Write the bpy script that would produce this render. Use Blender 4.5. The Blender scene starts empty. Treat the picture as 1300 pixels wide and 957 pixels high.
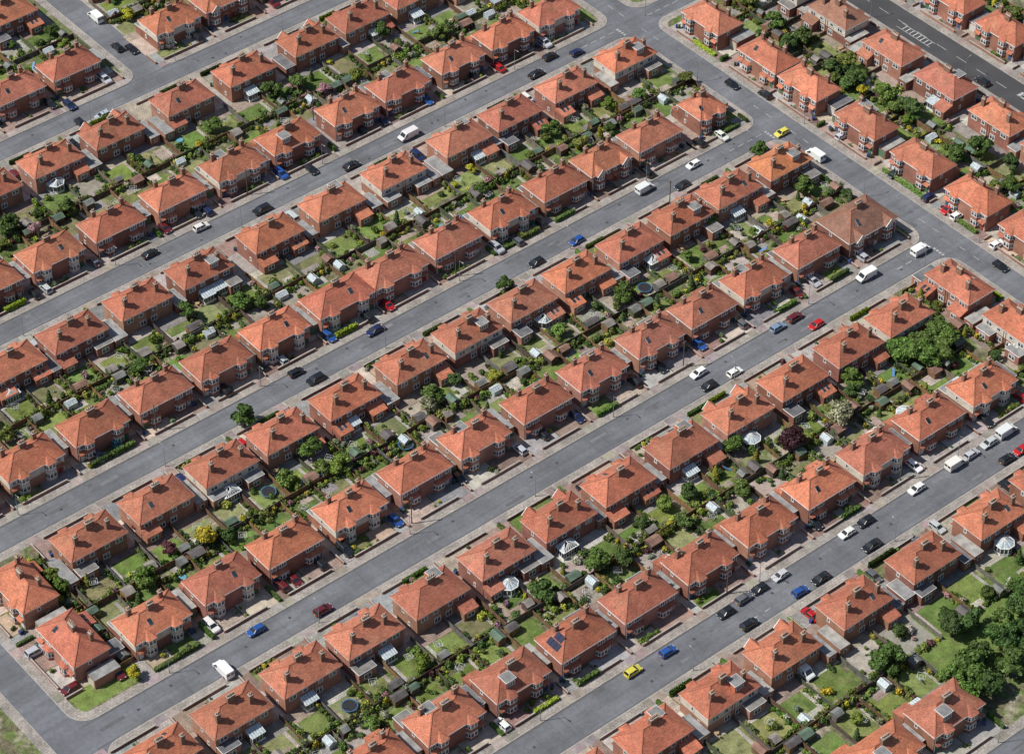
import bpy, math, random, numpy as np
from mathutils import Vector, Matrix
random.seed(11); rng=np.random.default_rng(11)
R=random.random
def U(a,b): return a+(b-a)*random.random()
sc=bpy.context.scene
COL=sc.collection
# ------------------------------------------------------------------ materials
def M(name,base=(.5,.5,.5),rough=.85,src='const',noise=(),brick=None,lichen=None,metal=0,spec=.3,half=False,coat=0):
    m=bpy.data.materials.new(name); m.use_nodes=True
    nt=m.node_tree; N=nt.nodes; K=nt.links
    b=N['Principled BSDF']; b.inputs['Roughness'].default_value=rough
    b.inputs['Metallic'].default_value=metal; b.inputs['Specular IOR Level'].default_value=spec
    b.inputs['Coat Weight'].default_value=coat
    tc=N.new('ShaderNodeTexCoord'); oi=N.new('ShaderNodeObjectInfo')
    mu=N.new('ShaderNodeMath'); mu.operation='MULTIPLY'; mu.inputs[1].default_value=137.0; K.new(oi.outputs['Random'],mu.inputs[0])
    ad=N.new('ShaderNodeVectorMath'); ad.operation='ADD'; K.new(tc.outputs['Object'],ad.inputs[0]); K.new(mu.outputs[0],ad.inputs[1])
    if src=='const':
        c=N.new('ShaderNodeRGB'); c.outputs[0].default_value=(*base,1); cur=c.outputs[0]
    elif src=='obj': cur=oi.outputs['Color']
    else:
        a=N.new('ShaderNodeAttribute'); a.attribute_name='Col'; cur=a.outputs['Color']
        if src=='attrobj':
            mm=N.new('ShaderNodeVectorMath'); mm.operation='MULTIPLY'
            K.new(cur,mm.inputs[0]); K.new(oi.outputs['Color'],mm.inputs[1]); cur=mm.outputs[0]
    def mulv(cur,fac):
        v=N.new('ShaderNodeVectorMath'); v.operation='SCALE'; K.new(cur,v.inputs[0]); K.new(fac,v.inputs['Scale']); return v.outputs[0]
    def nz(scale,stretch=None,detail=1):
        n=N.new('ShaderNodeTexNoise'); n.inputs['Scale'].default_value=scale; n.inputs['Detail'].default_value=detail
        if stretch:
            mp=N.new('ShaderNodeMapping'); mp.inputs['Scale'].default_value=stretch; K.new(ad.outputs[0],mp.inputs[0]); K.new(mp.outputs[0],n.inputs['Vector'])
        else: K.new(ad.outputs[0],n.inputs['Vector'])
        return n.outputs[0]
    def mr(x,a,b_,lo,hi):
        r=N.new('ShaderNodeMapRange'); r.inputs[1].default_value=a; r.inputs[2].default_value=b_; r.inputs[3].default_value=lo; r.inputs[4].default_value=hi; K.new(x,r.inputs[0]); return r.outputs[0]
    if lichen:
        for (lc,sca,a,b_,amt) in lichen:
            mx=N.new('ShaderNodeMix'); mx.data_type='RGBA'
            K.new(mr(nz(sca,None,2),a,b_,0,amt),mx.inputs[0]); K.new(cur,mx.inputs[6]); mx.inputs[7].default_value=(*lc,1); cur=mx.outputs[2]
    for t in noise:
        cur=mulv(cur,mr(nz(t[0],t[3] if len(t)>3 else None),.3,.7,t[1],t[2]))
    if brick:
        bs,bw,bh,c2,mort=brick
        bt=N.new('ShaderNodeTexBrick'); bt.inputs['Scale'].default_value=bs; bt.inputs['Brick Width'].default_value=bw; bt.inputs['Row Height'].default_value=bh
        bt.inputs['Color1'].default_value=(1,1,1,1); bt.inputs['Color2'].default_value=(c2,c2,c2,1); bt.inputs['Mortar'].default_value=(mort,mort,mort,1); bt.inputs['Mortar Size'].default_value=.03*bh/.25
        K.new(tc.outputs['Object'],bt.inputs['Vector'])
        mm=N.new('ShaderNodeVectorMath'); mm.operation='MULTIPLY'; K.new(cur,mm.inputs[0]); K.new(bt.outputs[0],mm.inputs[1]); cur=mm.outputs[0]
    if half:
        sx=N.new('ShaderNodeSeparateXYZ'); K.new(tc.outputs['Object'],sx.inputs[0])
        gt=N.new('ShaderNodeMath'); gt.operation='GREATER_THAN'; gt.inputs[1].default_value=0; K.new(sx.outputs[0],gt.inputs[0])
        m2=N.new('ShaderNodeMath'); m2.operation='MULTIPLY'; m2.inputs[1].default_value=17.31; K.new(oi.outputs['Random'],m2.inputs[0])
        fr=N.new('ShaderNodeMath'); fr.operation='FRACT'; K.new(m2.outputs[0],fr.inputs[0])
        q=mr(fr.outputs[0],0,1,-.16,.12)
        m3=N.new('ShaderNodeMath'); m3.operation='MULTIPLY_ADD'; K.new(gt.outputs[0],m3.inputs[0]); K.new(q,m3.inputs[1]); m3.inputs[2].default_value=1
        cur=mulv(cur,m3.outputs[0])
    K.new(cur,b.inputs['Base Color'])
    return m
mBrick=M('brick',src='obj',noise=((.35,.8,1.2),(5,.75,1.25)))
mRoof=M('clay_tiles',src='obj',rough=.8,half=True,lichen=(((.36,.22,.13),.28,.52,.8,.4),((.15,.08,.06),1.3,.58,.8,.5),((.42,.33,.20),2.6,.62,.8,.3)),
        noise=((.5,.86,1.14),(2.2,.80,1.20,(.6,1,3)),(8,.72,1.28,(1,1,1))),brick=(1,.34,.30,.82,.68))
mRidge=M('ridge_tiles',(.38,.14,.085),noise=((4,.7,1.2),))
mWhite=M('white_upvc',(.80,.80,.78),rough=.4,noise=((1.5,.88,1.05),))
mCream=M('render',(.58,.53,.45),noise=((.8,.85,1.1),))
mGlass=M('window_glass',(.035,.045,.055),rough=.12,spec=.6,noise=((.9,.4,1.8),))
mDoor=M('door_paint',src='attr',rough=.4)
mFelt=M('felt_roof',src='attr',rough=.9,noise=((.6,.75,1.25),(5,.85,1.15)))
mChim=M('chimney_brick',(.23,.135,.095),noise=((3,.7,1.3),))
mPot=M('chimney_pot',(.50,.30,.19),noise=((3,.8,1.2),))
mRoad=M('asphalt',(.140,.147,.163),rough=.9,noise=((.12,.84,1.14),(1.2,.91,1.09),(9,.86,1.14),(.5,.88,1.12,(.08,1,1)),(.35,.93,1.07,(1,.1,1))))
mPatch=M('asphalt_repair',src='attr',rough=.9,noise=((1,.9,1.1),(9,.85,1.15)))
mKerb=M('kerb_concrete',(.36,.34,.31),noise=((1.5,.8,1.15),))
mPave=M('pavement_slabs',(.34,.31,.28),noise=((.25,.8,1.2),(2,.8,1.18)),brick=(1,.9,.6,.82,.7))
mSoil=M('garden_ground',(.135,.12,.075),lichen=(((.10,.15,.034),.35,.40,.6,.85),((.32,.28,.22),.22,.55,.69,.8)),noise=((.9,.65,1.3),(5,.6,1.4)))
mGround=M('ground_grass',(.10,.145,.045),noise=((.05,.7,1.3),(.8,.7,1.3),(6,.7,1.3)))
mGrass=M('lawn_grass',src='attr',rough=.95,lichen=(((.21,.20,.09),.5,.50,.78,.6),((.06,.10,.02),.8,.56,.75,.5)),noise=((.45,.78,1.2),(3.5,.75,1.2),(12,.7,1.28)))
mSlab=M('paving',src='attr',noise=((.5,.78,1.18),(4,.82,1.18)),brick=(1,.62,.62,.78,.65))
mGravel=M('gravel',src='attr',noise=((.6,.82,1.18),(8,.7,1.3)))
mPaint=M('road_paint',(.58,.58,.56),noise=((2,.7,1.1),(12,.8,1.1)))
mLeaf=M('leaves',src='attrobj',rough=.6,spec=.25)
mBark=M('bark',(.12,.09,.065),noise=((6,.6,1.3),))
mWood=M('timber',src='obj',noise=((1,.75,1.25),),brick=(1,.18,3,.8,.6))
mCar=M('car_paint',src='obj',rough=.28,spec=.5,coat=.6)
mCGl=M('car_glass',(.02,.025,.03),rough=.06,spec=.7)
mTyre=M('tyre',(.02,.02,.02))
mLamp=M('car_lamp',src='attr',rough=.2)
mMetal=M('metal_grey',(.30,.31,.32),rough=.45,metal=.3)
mConGl=M('conservatory_glass',(.40,.48,.52),rough=.12,spec=.6,noise=((2,.7,1.2),))
mPanel=M('solar_cells',(.012,.016,.05),rough=.12,spec=.6)
mStuff=M('plastic',src='attr',rough=.5)
# ------------------------------------------------------------------ mesh builder
class MB:
    def __init__(s): s.v=[];s.f=[];s.m=[];s.c=[];s.mats=[]
    def mi(s,m):
        if m not in s.mats: s.mats.append(m)
        return s.mats.index(m)
    def poly(s,pts,m,c=(1,1,1)):
        n=len(s.v); s.v+= [tuple(p) for p in pts]; s.f.append(tuple(range(n,n+len(pts)))); s.m.append(s.mi(m)); s.c.append(c)
    def hexa(s,b,t,m,c=(1,1,1),mt=None,bottom=True):
        n=len(s.v); s.v+=[tuple(p) for p in b]+[tuple(p) for p in t]; i=s.mi(m); it=s.mi(mt) if mt else i
        fs=[(0,1,5,4),(1,2,6,5),(2,3,7,6),(3,0,4,7)]
        for f in fs: s.f.append(tuple(n+k for k in f)); s.m.append(i); s.c.append(c)
        s.f.append((n+4,n+5,n+6,n+7)); s.m.append(it); s.c.append(c)
        if bottom: s.f.append((n+3,n+2,n+1,n)); s.m.append(i); s.c.append(c)
    def box(s,x0,x1,y0,y1,z0,z1,m,c=(1,1,1),mt=None):
        s.hexa([(x0,y0,z0),(x1,y0,z0),(x1,y1,z0),(x0,y1,z0)],[(x0,y0,z1),(x1,y0,z1),(x1,y1,z1),(x0,y1,z1)],m,c,mt)
    def prism(s,pts,z0,z1,m,c=(1,1,1),mt=None,cap=True):
        n=len(pts)
        for i in range(n):
            a=pts[i];b=pts[(i+1)%n]; s.poly([(a[0],a[1],z0),(b[0],b[1],z0),(b[0],b[1],z1),(a[0],a[1],z1)],m,c)
        if cap: s.poly([(p[0],p[1],z1) for p in pts],mt or m,c)
    def beam(s,p,q,w,m,c=(1,1,1),h=None):
        p=Vector(p);q=Vector(q);d=(q-p).normalized(); up=Vector((0,0,1)) if abs(d.z)<.95 else Vector((1,0,0))
        a=d.cross(up).normalized()*w/2; b=a.cross(d).normalized()*((h or w)/2)
        s.hexa([p-a-b,p+a-b,p+a+b,p-a+b][::-1],[q-a-b,q+a-b,q+a+b,q-a+b][::-1],m,c)
    def cyl(s,cx,cy,z0,z1,r0,r1,m,c=(1,1,1),n=10,cap=True):
        P=[(math.cos(2*math.pi*i/n),math.sin(2*math.pi*i/n)) for i in range(n)]
        for i in range(n):
            a=P[i];b=P[(i+1)%n]
            s.poly([(cx+a[0]*r0,cy+a[1]*r0,z0),(cx+b[0]*r0,cy+b[1]*r0,z0),(cx+b[0]*r1,cy+b[1]*r1,z1),(cx+a[0]*r1,cy+a[1]*r1,z1)],m,c)
        if cap: s.poly([(cx+a[0]*r1,cy+a[1]*r1,z1) for a in P],m,c)
    def mesh(s,name):
        me=bpy.data.meshes.new(name); me.from_pydata(s.v,[],s.f)
        for m in s.mats: me.materials.append(m)
        me.polygons.foreach_set('material_index',s.m)
        at=me.color_attributes.new('Col','FLOAT_COLOR','CORNER')
        ln=[len(f) for f in s.f]
        c=np.ones((len(s.c),4),np.float32); c[:,:3]=np.array(s.c,np.float32).reshape(-1,3)
        at.data.foreach_set('color',np.repeat(c,ln,axis=0).ravel())
        me.update(); return me
def obj(name,me,loc=(0,0,0),rz=0,scale=(1,1,1),color=None,parent=None):
    o=bpy.data.objects.new(name,me); COL.objects.link(o)
    o.location=loc; o.rotation_euler=(0,0,rz); o.scale=scale
    if color: o.color=(*color,1)
    if parent: o.parent=parent
    return o
def jit(c,a=.12):
    k=1+U(-a,a); return tuple(max(0,x*k*(1+U(-a,a)*.4)) for x in c)
# ------------------------------------------------------------------ foliage
GREENS=[(.11,.17,.035),(.08,.135,.03),(.145,.195,.04),(.065,.11,.028),(.17,.20,.05),(.095,.15,.045),(.12,.175,.025),(.055,.095,.025)]
ACC=[(.38,.33,.03),(.10,.035,.04),(.24,.26,.15),(.32,.31,.06),(.35,.2,.22),(.2,.24,.17),(.4,.38,.3),(.34,.36,.05)]
def leafcloud(mb,blobs,size,dens):
    im=mb.mi(mLeaf)
    for (cx,cy,cz,rx,ry,rz,col) in blobs:
        n=int(dens*(rx*ry+rx*rz+ry*rz)/3)+12
        d=rng.normal(size=(n,3)); d/=np.linalg.norm(d,axis=1)[:,None]
        d[:,2]=np.where(d[:,2]<-.35,-d[:,2],d[:,2])
        ph=rng.uniform(0,6.28,3)
        lump=1+.16*np.sin(3.1*d[:,0]*2+ph[0])*np.cos(2.7*d[:,1]*2+ph[1])+.12*np.sin(5*d[:,2]+ph[2])
        r=rng.uniform(.72,1.08,n)*lump
        P=np.array([cx,cy,cz])+d*r[:,None]*np.array([rx,ry,rz])
        nn=d+rng.normal(size=(n,3))*.55; nn/=np.linalg.norm(nn,axis=1)[:,None]
        t=np.cross(nn,rng.normal(size=(n,3))); t/=np.linalg.norm(t,axis=1)[:,None]; b=np.cross(nn,t)
        sz=size*rng.uniform(.6,1.35,n)[:,None]*.5
        q=np.stack([P-t*sz-b*sz*.7,P+t*sz-b*sz,P+t*sz*.8+b*sz,P-t*sz+b*sz*.8],1)
        k=len(mb.v); mb.v+= [tuple(x) for x in q.reshape(-1,3).tolist()]
        cc=np.array(col)*rng.uniform(.55,1.42,n)[:,None]
        for i in range(n):
            mb.f.append((k+4*i,k+4*i+1,k+4*i+2,k+4*i+3))
        mb.m+=[im]*n; mb.c+=cc.tolist()
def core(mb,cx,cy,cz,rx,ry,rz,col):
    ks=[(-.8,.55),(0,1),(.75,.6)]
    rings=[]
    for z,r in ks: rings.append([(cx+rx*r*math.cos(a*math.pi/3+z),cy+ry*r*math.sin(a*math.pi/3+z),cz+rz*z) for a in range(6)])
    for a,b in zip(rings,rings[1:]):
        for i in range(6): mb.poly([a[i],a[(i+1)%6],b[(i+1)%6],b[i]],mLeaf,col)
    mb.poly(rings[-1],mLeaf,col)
def shrubs_mesh(i):
    mb=MB(); x=-3.4
    bl=[]
    while x<3.4:
        r=U(.25,.7)*(1.3 if R()<.2 else 1)
        col=random.choice(GREENS) if R()<.78 else random.choice(ACC)
        h=r*U(.7,1.4); y=U(-.35,.35)
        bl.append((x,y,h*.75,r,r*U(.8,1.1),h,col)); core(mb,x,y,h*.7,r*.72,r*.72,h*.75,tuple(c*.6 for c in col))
        if R()<.4:
            c2=random.choice(GREENS) if R()<.7 else random.choice(ACC); r2=U(.2,.4); bl.append((x+U(-.4,.4),y+random.choice((-1,1))*r,r2*.6,r2,r2,r2,c2))
        x+=r*U(1.1,2.6)
    leafcloud(mb,bl,.25,190); return mb.mesh('shrub_border_%d'%i)
def bush_mesh(i):
    mb=MB(); bl=[]
    for k in range(random.choice((1,2,3))):
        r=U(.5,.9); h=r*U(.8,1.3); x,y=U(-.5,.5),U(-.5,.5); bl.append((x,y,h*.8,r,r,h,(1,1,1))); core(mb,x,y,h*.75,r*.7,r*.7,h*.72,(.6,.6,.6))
    leafcloud(mb,bl,.25,210); return mb.mesh('bush_%d'%i)
def tree_mesh(i,kind='round'):
    mb=MB(); bl=[]
    if kind=='round':
        H=1.55; mb.cyl(0,0,0,H*.62,.085,.05,mBark,n=7,cap=False)
        tips=[]
        for k in range(9):
            a=k*2.4+U(-.4,.4); rr=U(.3,.62); z=U(.75,1.5); p=(math.cos(a)*rr,math.sin(a)*rr,z); tips.append(p)
            mb.beam((0,0,U(.4,.8)),p,.035,mBark)
        tips.append((U(-.1,.1),U(-.1,.1),1.62))
        for p in tips:
            r=U(.26,.44); bl.append((p[0],p[1],p[2],r,r*U(.85,1.15),r*U(.7,.95),tuple(U(.8,1.2) for _ in range(1))*3))
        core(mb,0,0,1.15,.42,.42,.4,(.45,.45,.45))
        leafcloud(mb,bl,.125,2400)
    elif kind=='conifer':
        mb.cyl(0,0,0,.5,.06,.05,mBark,n=6,cap=False)
        for k in range(9):
            t=k/8; r=.42*(1-t)**.8+.06; bl.append((U(-.04,.04),U(-.04,.04),.35+t*1.9,r,r,.24,(1,1,1)))
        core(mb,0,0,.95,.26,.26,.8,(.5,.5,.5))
        leafcloud(mb,bl,.10,2600)
    return mb.mesh('tree_%s_%d'%(kind,i))
SHR=[shrubs_mesh(i) for i in range(18)]
BUS=[bush_mesh(i) for i in range(8)]
TRE=[tree_mesh(i) for i in range(8)]
CON=[tree_mesh(i,'conifer') for i in range(3)]
def hedge_mesh(i):
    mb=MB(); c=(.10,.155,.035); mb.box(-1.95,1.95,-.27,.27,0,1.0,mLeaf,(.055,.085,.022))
    n=700
    for j in range(n):
        f=R()
        if f<.42: p=(U(-2,2),U(-.33,.33),1.05+U(-.06,.1)); 
        elif f<.9: p=(U(-2,2),random.choice((-1,1))*(.32+U(-.05,.07)),U(.05,1.08))
        else: p=(random.choice((-1,1))*2,U(-.3,.3),U(.05,1.05))
        a=Vector((U(-1,1),U(-1,1),U(-1,1))).normalized()*.115; b=a.orthogonal(); P=Vector(p)
        g=U(.7,1.35); mb.poly([P-a-b,P+a-b,P+a+b,P-a+b],mLeaf,tuple(x*g for x in c))
    return mb.mesh('hedge_%d'%i)
HED=[hedge_mesh(i) for i in range(3)]
def put_tree(x,y,r,col=None,kind=None,name='tree'):
    me=random.choice(CON if kind=='c' else TRE)
    col=col or jit(random.choice(GREENS),.25)
    s=r*1.12 if kind!='c' else r*2.2
    obj(name,me,(x,y,.1),U(0,6.28),(s*U(.9,1.1),s*U(.9,1.1),s*U(.85,1.1)*(1 if kind=='c' else .95)),col)
def put_bush(x,y,r,col=None,name='garden_shrub'):
    obj(name,random.choice(BUS),(x,y,.12),U(0,6.28),(r*U(.85,1.15),r*U(.85,1.15),r*U(.8,1.2)),col or jit(random.choice(GREENS) if R()<.78 else random.choice(ACC),.2))
# ------------------------------------------------------------------ house parts
W2=4.1
def window(mb,cx,cz,w,h,face,wall,nx=2):
    def bx(u0,u1,z0,z1,d0,d1,m):
        if face=='f': mb.box(u0,u1,wall-d1,wall-d0,z0,z1,m)
        elif face=='b': mb.box(u0,u1,wall+d0,wall+d1,z0,z1,m)
        elif face=='l': mb.box(wall-d1,wall-d0,u0,u1,z0,z1,m)
        else: mb.box(wall+d0,wall+d1,u0,u1,z0,z1,m)
    bx(cx-w/2,cx+w/2,cz-h/2,cz+h/2,-.04,.05,mWhite)
    f=.14
    pw=(w-f*(nx+1))/nx
    for i in range(nx):
        u=cx-w/2+f+i*(pw+f)
        bx(u,u+pw,cz-h/2+f,cz+h*.16,.051,.062,mGlass); bx(u,u+pw,cz+h*.16+f*.8,cz+h/2-f,.051,.062,mGlass)
    bx(cx-w/2-.1,cx+w/2+.1,cz-h/2-.16,cz-h/2-.002,-.04,.12,mKerb)
def bay(wa,ro,wi,cx,style,y0):
    w,d=2.7,.95
    P=lambda k,e:[(cx-w/2*k-e,y0+.05),(cx-w/2*k*.62-e*.6,y0-d-e),(cx+w/2*k*.62+e*.6,y0-d-e),(cx+w/2*k+e,y0+.05)]
    top=5.05 if style!='low' else 2.75
    wa.prism(P(1,0),0,top,mBrick if style!='cream' else mCream)
    for (z0,z1) in ((.85,2.35),(3.4,4.8)):
        if z1>top: continue
        q=P(1,.05); wi.prism(q,z0,z1,mWhite); wi.poly([(p[0],p[1],z0) for p in q][::-1],mWhite)
        for a,b in zip(q,q[1:]):
            a=Vector(a);b=Vector(b);t=(b-a);n=Vector((t.y,-t.x)).normalized()*.012
            m=2 if t.length>1 else 1
            for k in range(m):
                s=a+t*((k+.13)/m)+n; e=a+t*((k+.87)/m)+n
                wi.poly([(s.x,s.y,z0+.22),(e.x,e.y,z0+.22),(e.x,e.y,z1-.52),(s.x,s.y,z1-.52)],mGlass)
                wi.poly([(s.x,s.y,z1-.40),(e.x,e.y,z1-.40),(e.x,e.y,z1-.16),(s.x,s.y,z1-.16)],mGlass)
    q=P(1,.3); q[0]=(q[0][0],y0+.3); q[3]=(q[3][0],y0+.3)
    if style=='gable':
        g=[(cx-w/2-.3,y0-d-.25,5.06),(cx+w/2+.3,y0-d-.25,5.06),(cx,y0-d-.25,6.7),(cx,y0+2.2,6.7)]
        ro.poly([g[0],g[2],g[3],(cx-w/2-.3,y0+.1,5.06)][::-1],mRoof); ro.poly([g[1],(cx+w/2+.3,y0+.1,5.06),g[3],g[2]][::-1],mRoof)
        ro.beam(g[2],g[3],.16,mRidge)
        wa.poly([(cx-w/2+.02,y0-d-.1,5.06),(cx+w/2-.02,y0-d-.1,5.06),(cx,y0-d-.1,6.5)],mCream)
        wi.beam(g[0],g[2],.12,mWhite); wi.beam(g[1],g[2],.12,mWhite)
    elif style=='low':
        ap=[(cx-.5,y0-.02,3.35),(cx+.5,y0-.02,3.35)]
        z=2.75; Q=[(p[0],p[1],z) for p in q]
        ro.poly([Q[0],Q[1],ap[0]],mRoof); ro.poly([Q[1],Q[2],ap[1],ap[0]],mRoof); ro.poly([Q[2],Q[3],ap[1]],mRoof)
        window(wi,cx,4.1,1.9,1.25,'f',y0,3)
    else:
        ap=(cx,y0+1.15,6.2); z=5.06; Q=[(p[0],p[1],z) for p in q]
        ro.poly([Q[0],Q[1],ap],mRoof); ro.poly([Q[1],Q[2],ap],mRoof); ro.poly([Q[2],Q[3],ap],mRoof)
        wi.prism([(p[0],p[1]) for p in P(1,.22)],4.9,5.05,mWhite)
def house_set(i,L=13.4,style=None,ext=None,W=W2,rise=3.05):
    wa,ro,wi,do,ch=MB(),MB(),MB(),MB(),MB()
    h=L/2; E=5.15
    style=style or ['hip','hip','cream','low','hip','hip','low','cream','hip','gable','hip','low'][i%12]
    wa.box(-h,h,-W,W,-.1,E,mBrick)
    if i%5==2:
        e_=.03; wa.box(-h-e_,h+e_,-W-e_,W+e_,2.7,E-.05,mCream)
    ov=.38; a=h+ov; b=W+ov; rl=a-b*U(.92,1.02)
    e=[(-a,-b,E-.02),(a,-b,E-.02),(a,b,E-.02),(-a,b,E-.02)]; Z=E+rise; p,q=(-rl,0,Z),(rl,0,Z)
    ro.poly([e[0],e[1],q,p],mRoof); ro.poly([e[2],e[3],p,q],mRoof); ro.poly([e[1],e[2],q],mRoof); ro.poly([e[3],e[0],p],mRoof)
    for s,t in ((p,q),(e[0],p),(e[3],p),(e[1],q),(e[2],q)): ro.beam(s,t,.22,mRidge,h=.12)
    wi.box(-a+.04,a-.04,-b-.03,-b+.14,E-.24,E-.03,mWhite); wi.box(-a+.04,a-.04,b-.14,b-.02,E-.2,E-.03,mWhite)
    wi.box(-a-.03,-a+.14,-b+.15,b-.15,E-.24,E-.03,mWhite); wi.box(a-.14,a-.02,-b+.15,b-.15,E-.2,E-.03,mWhite)
    wa.box(-a+.15,a-.15,-b+.15,b-.15,E-.1,E-.04,mCream)
    bx=h*U(.42,.56) if style!='gable' else h*.62
    for s in (-1,1): bay(wa,ro,wi,s*bx,style,-W)
    dx=h-1.15 if bx<h*.6 else 1.2
    yf=-W-.035 if i%5==2 else -W; yb=W+.035 if i%5==2 else W
    for s in (-1,1):
        c=random.choice([(.6,.6,.58),(.25,.05,.04),(.05,.1,.2),(.06,.15,.08),(.6,.6,.58)])
        do.box(s*dx-.5,s*dx+.5,-W-.05,-W+.05,.05,2.15,mDoor,c); do.box(s*dx-.3,s*dx+.3,-W-.065,-W-.055,1.3,1.95,mGlass)
        ro.hexa([(s*dx-.9,-W-.9,2.45),(s*dx+.9,-W-.9,2.45),(s*dx+.9,-W-.01,2.45),(s*dx-.9,-W-.01,2.45)],[(s*dx-.9,-W-.88,2.52),(s*dx+.9,-W-.88,2.52),(s*dx+.9,-W-.04,3.0),(s*dx-.9,-W-.04,3.0)],mRoof)
        window(wi,s*dx,4.1,1.05,1.2,'f',yf,1)
        window(wi,s*(h*.72),3.95,1.8,1.3,'b',yb,2); window(wi,s*(h*.28),4.05,1.2,1.1,'b',yb,1)
        window(wi,s*(h*.22),1.5,1.6,1.5,'b',W,2)
        xs_=h+.035 if i%5==2 else h
        window(wi,-.5 if s>0 else .9,4.0,.8,1.1,'r' if s>0 else 'l',s*xs_,1); window(wi,1.4,1.6,.7,1.0,'r' if s>0 else 'l',s*h,1)
        wi.beam((s*(h-.25),-W-.09,0.1),(s*(h-.25),-W-.09,5.0),.09,mWhite)
        wi.beam((s*.35,W+.09,0.1),(s*.35,W+.09,5.0),.1,mChim)
        t=R() if ext is None else ext
        x0,x1=(s*(h-.1),s*U(2.2,3.4)); x0,x1=min(x0,x1),max(x0,x1); D=U(1.8,3.6)
        if t<.34:
            wa.box(x0,x1,W+.04,W+D,-.1,2.65,mBrick); g=random.choice([(.13,.13,.14),(.24,.24,.24),(.19,.18,.17)])
            wa.box(x0-.12,x1+.12,W+.041,W+D+.14,2.652,2.8,mWhite); wa.box(x0-.05,x1+.05,W+.041,W+D+.06,2.802,2.83,mFelt,g)
            window(wi,(x0+x1)/2,1.4,1.8,1.4,'b',W+D,2)
        elif t<.64:
            wa.box(x0,x1,W+.04,W+D,-.1,2.4,mBrick)
            ro.hexa([(x0-.2,W+.041,2.42),(x1+.2,W+.041,2.42),(x1+.2,W+D+.25,2.42),(x0-.2,W+D+.25,2.42)],[(x0-.2,W+.042,3.4),(x1+.2,W+.042,3.4),(x1+.2,W+D+.25,2.5),(x0-.2,W+D+.25,2.5)],mRoof)
            window(wi,(x0+x1)/2,1.35,1.8,1.3,'b',W+D,2)
            if R()<.5:
                for k in (-.6,.6):
                    cx=(x0+x1)/2+k; zz=lambda y:3.4-(y-W)/(D+.25)*.9
                    y0,y1=W+D*.3,W+D*.7; wi.hexa([(cx-.35,y0,zz(y0)),(cx+.35,y0,zz(y0)),(cx+.35,y1,zz(y1)),(cx-.35,y1,zz(y1))],[(cx-.35,y0,zz(y0)+.07),(cx+.35,y0,zz(y0)+.07),(cx+.35,y1,zz(y1)+.07),(cx-.35,y1,zz(y1)+.07)],mWhite,mt=mGlass)
    def stack(x,y,w,d,z0,z1,n):
        ch.box(x-w/2,x+w/2,y-d/2,y+d/2,z0,z1,mChim); ch.box(x-w/2-.09,x+w/2+.09,y-d/2-.09,y+d/2+.09,z1+.001,z1+.2,mChim); ch.box(x-w/2,x+w/2,y-d/2,y+d/2,z1+.202,z1+.26,mKerb)
        for k in range(n):
            px=x-w/2+w*(k+.5)/n; ch.cyl(px,y,z1+.26,z1+.85,.17,.13,mPot,n=8)
    stack(U(-.2,.2),U(-.3,.5),U(1.5,2.1),.95,Z-1.0,Z+1.05,4)
    if R()<.75:
        for s in (-1,1):
            if R()<.85: stack(s*(h-U(2.2,3.4)),b*.42,.95,.8,E+.7,Z+.5,2)
    if i in (5,8,12):
        s=random.choice((-1,1)); sy=1 if i!=5 else -1; x=s*2.4; sl=rise/b; yo=b*.70; zt=E+rise-.45; zb_=E+(b-yo)*sl
        ya,yb_=sorted((sy*yo,sy*.7))
        ro.box(x-1.25,x+1.25,ya,yb_,zb_-.1,zt,mRoof); wi.box(x-1.35,x+1.35,ya-.12,yb_+.12,zt+.002,zt+.13,mWhite); wi.box(x-1.28,x+1.28,ya-.05,yb_+.05,zt+.132,zt+.15,mFelt,(.2,.2,.2))
        window(wi,x,(zt+zb_)/2+.1,1.9,max(.7,zt-zb_-.5),'b' if sy>0 else 'f',sy*yo,3)
    elif R()<.5:
        s=random.choice((-1,1)); x=s*U(1.6,2.9); sl=rise/b
        for sy in (-1,) if R()<.6 else (1,):
            y0,y1=sy*b*.62,sy*b*.36
            z0,z1=E+(b-abs(y0))*sl,E+(b-abs(y1))*sl
            A=[(x-.45,y0,z0),(x+.45,y0,z0),(x+.45,y1,z1),(x-.45,y1,z1)]
            if sy>0: A=A[::-1]
            wi.hexa(A,[(v[0],v[1],v[2]+.09) for v in A],mWhite,mt=mGlass)
    ch.beam((.2,.1,Z+.6),(.2,.1,Z+2.4),.05,mMetal); ch.beam((-.4,.1,Z+2.3),(.8,.1,Z+2.3),.05,mMetal)
    return [m.mesh(n+'_%d'%i) for m,n in ((wa,'walls'),(ro,'roof'),(wi,'windows'),(do,'door'),(ch,'chimney'))]
HS=[house_set(i) for i in range(16)]
HSmall=[house_set(20+i,L=8.6) for i in range(2)]
HCorner=house_set(30,L=15.5,style='gable',W=5.3,rise=3.9)
ROOFC=[(.50,.172,.10),(.47,.16,.095),(.53,.187,.108),(.45,.155,.095),(.50,.182,.112),(.44,.152,.095),(.54,.19,.108),(.47,.172,.112)]
BRC=[(.27,.125,.088),(.31,.155,.11),(.24,.11,.082),(.34,.18,.13)]
def place_house(x,y,rz,Lw,st=None,rc=None,bc=None):
    e=obj('brick_house',None,(x,y,.12),rz); e.empty_display_size=1
    st=st or random.choice(HS); sx=Lw
    rc=rc or (jit(random.choice(ROOFC),.11) if R()<.975 else (.34,.17,.115)); bc=bc or jit(random.choice(BRC),.12)
    for me,n in zip(st,('walls','roof','windows','door','chimney')):
        c=rc if n=='roof' else bc
        obj(n,me,(0,0,0),0,(sx,1,1),c,e)
    return e
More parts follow.
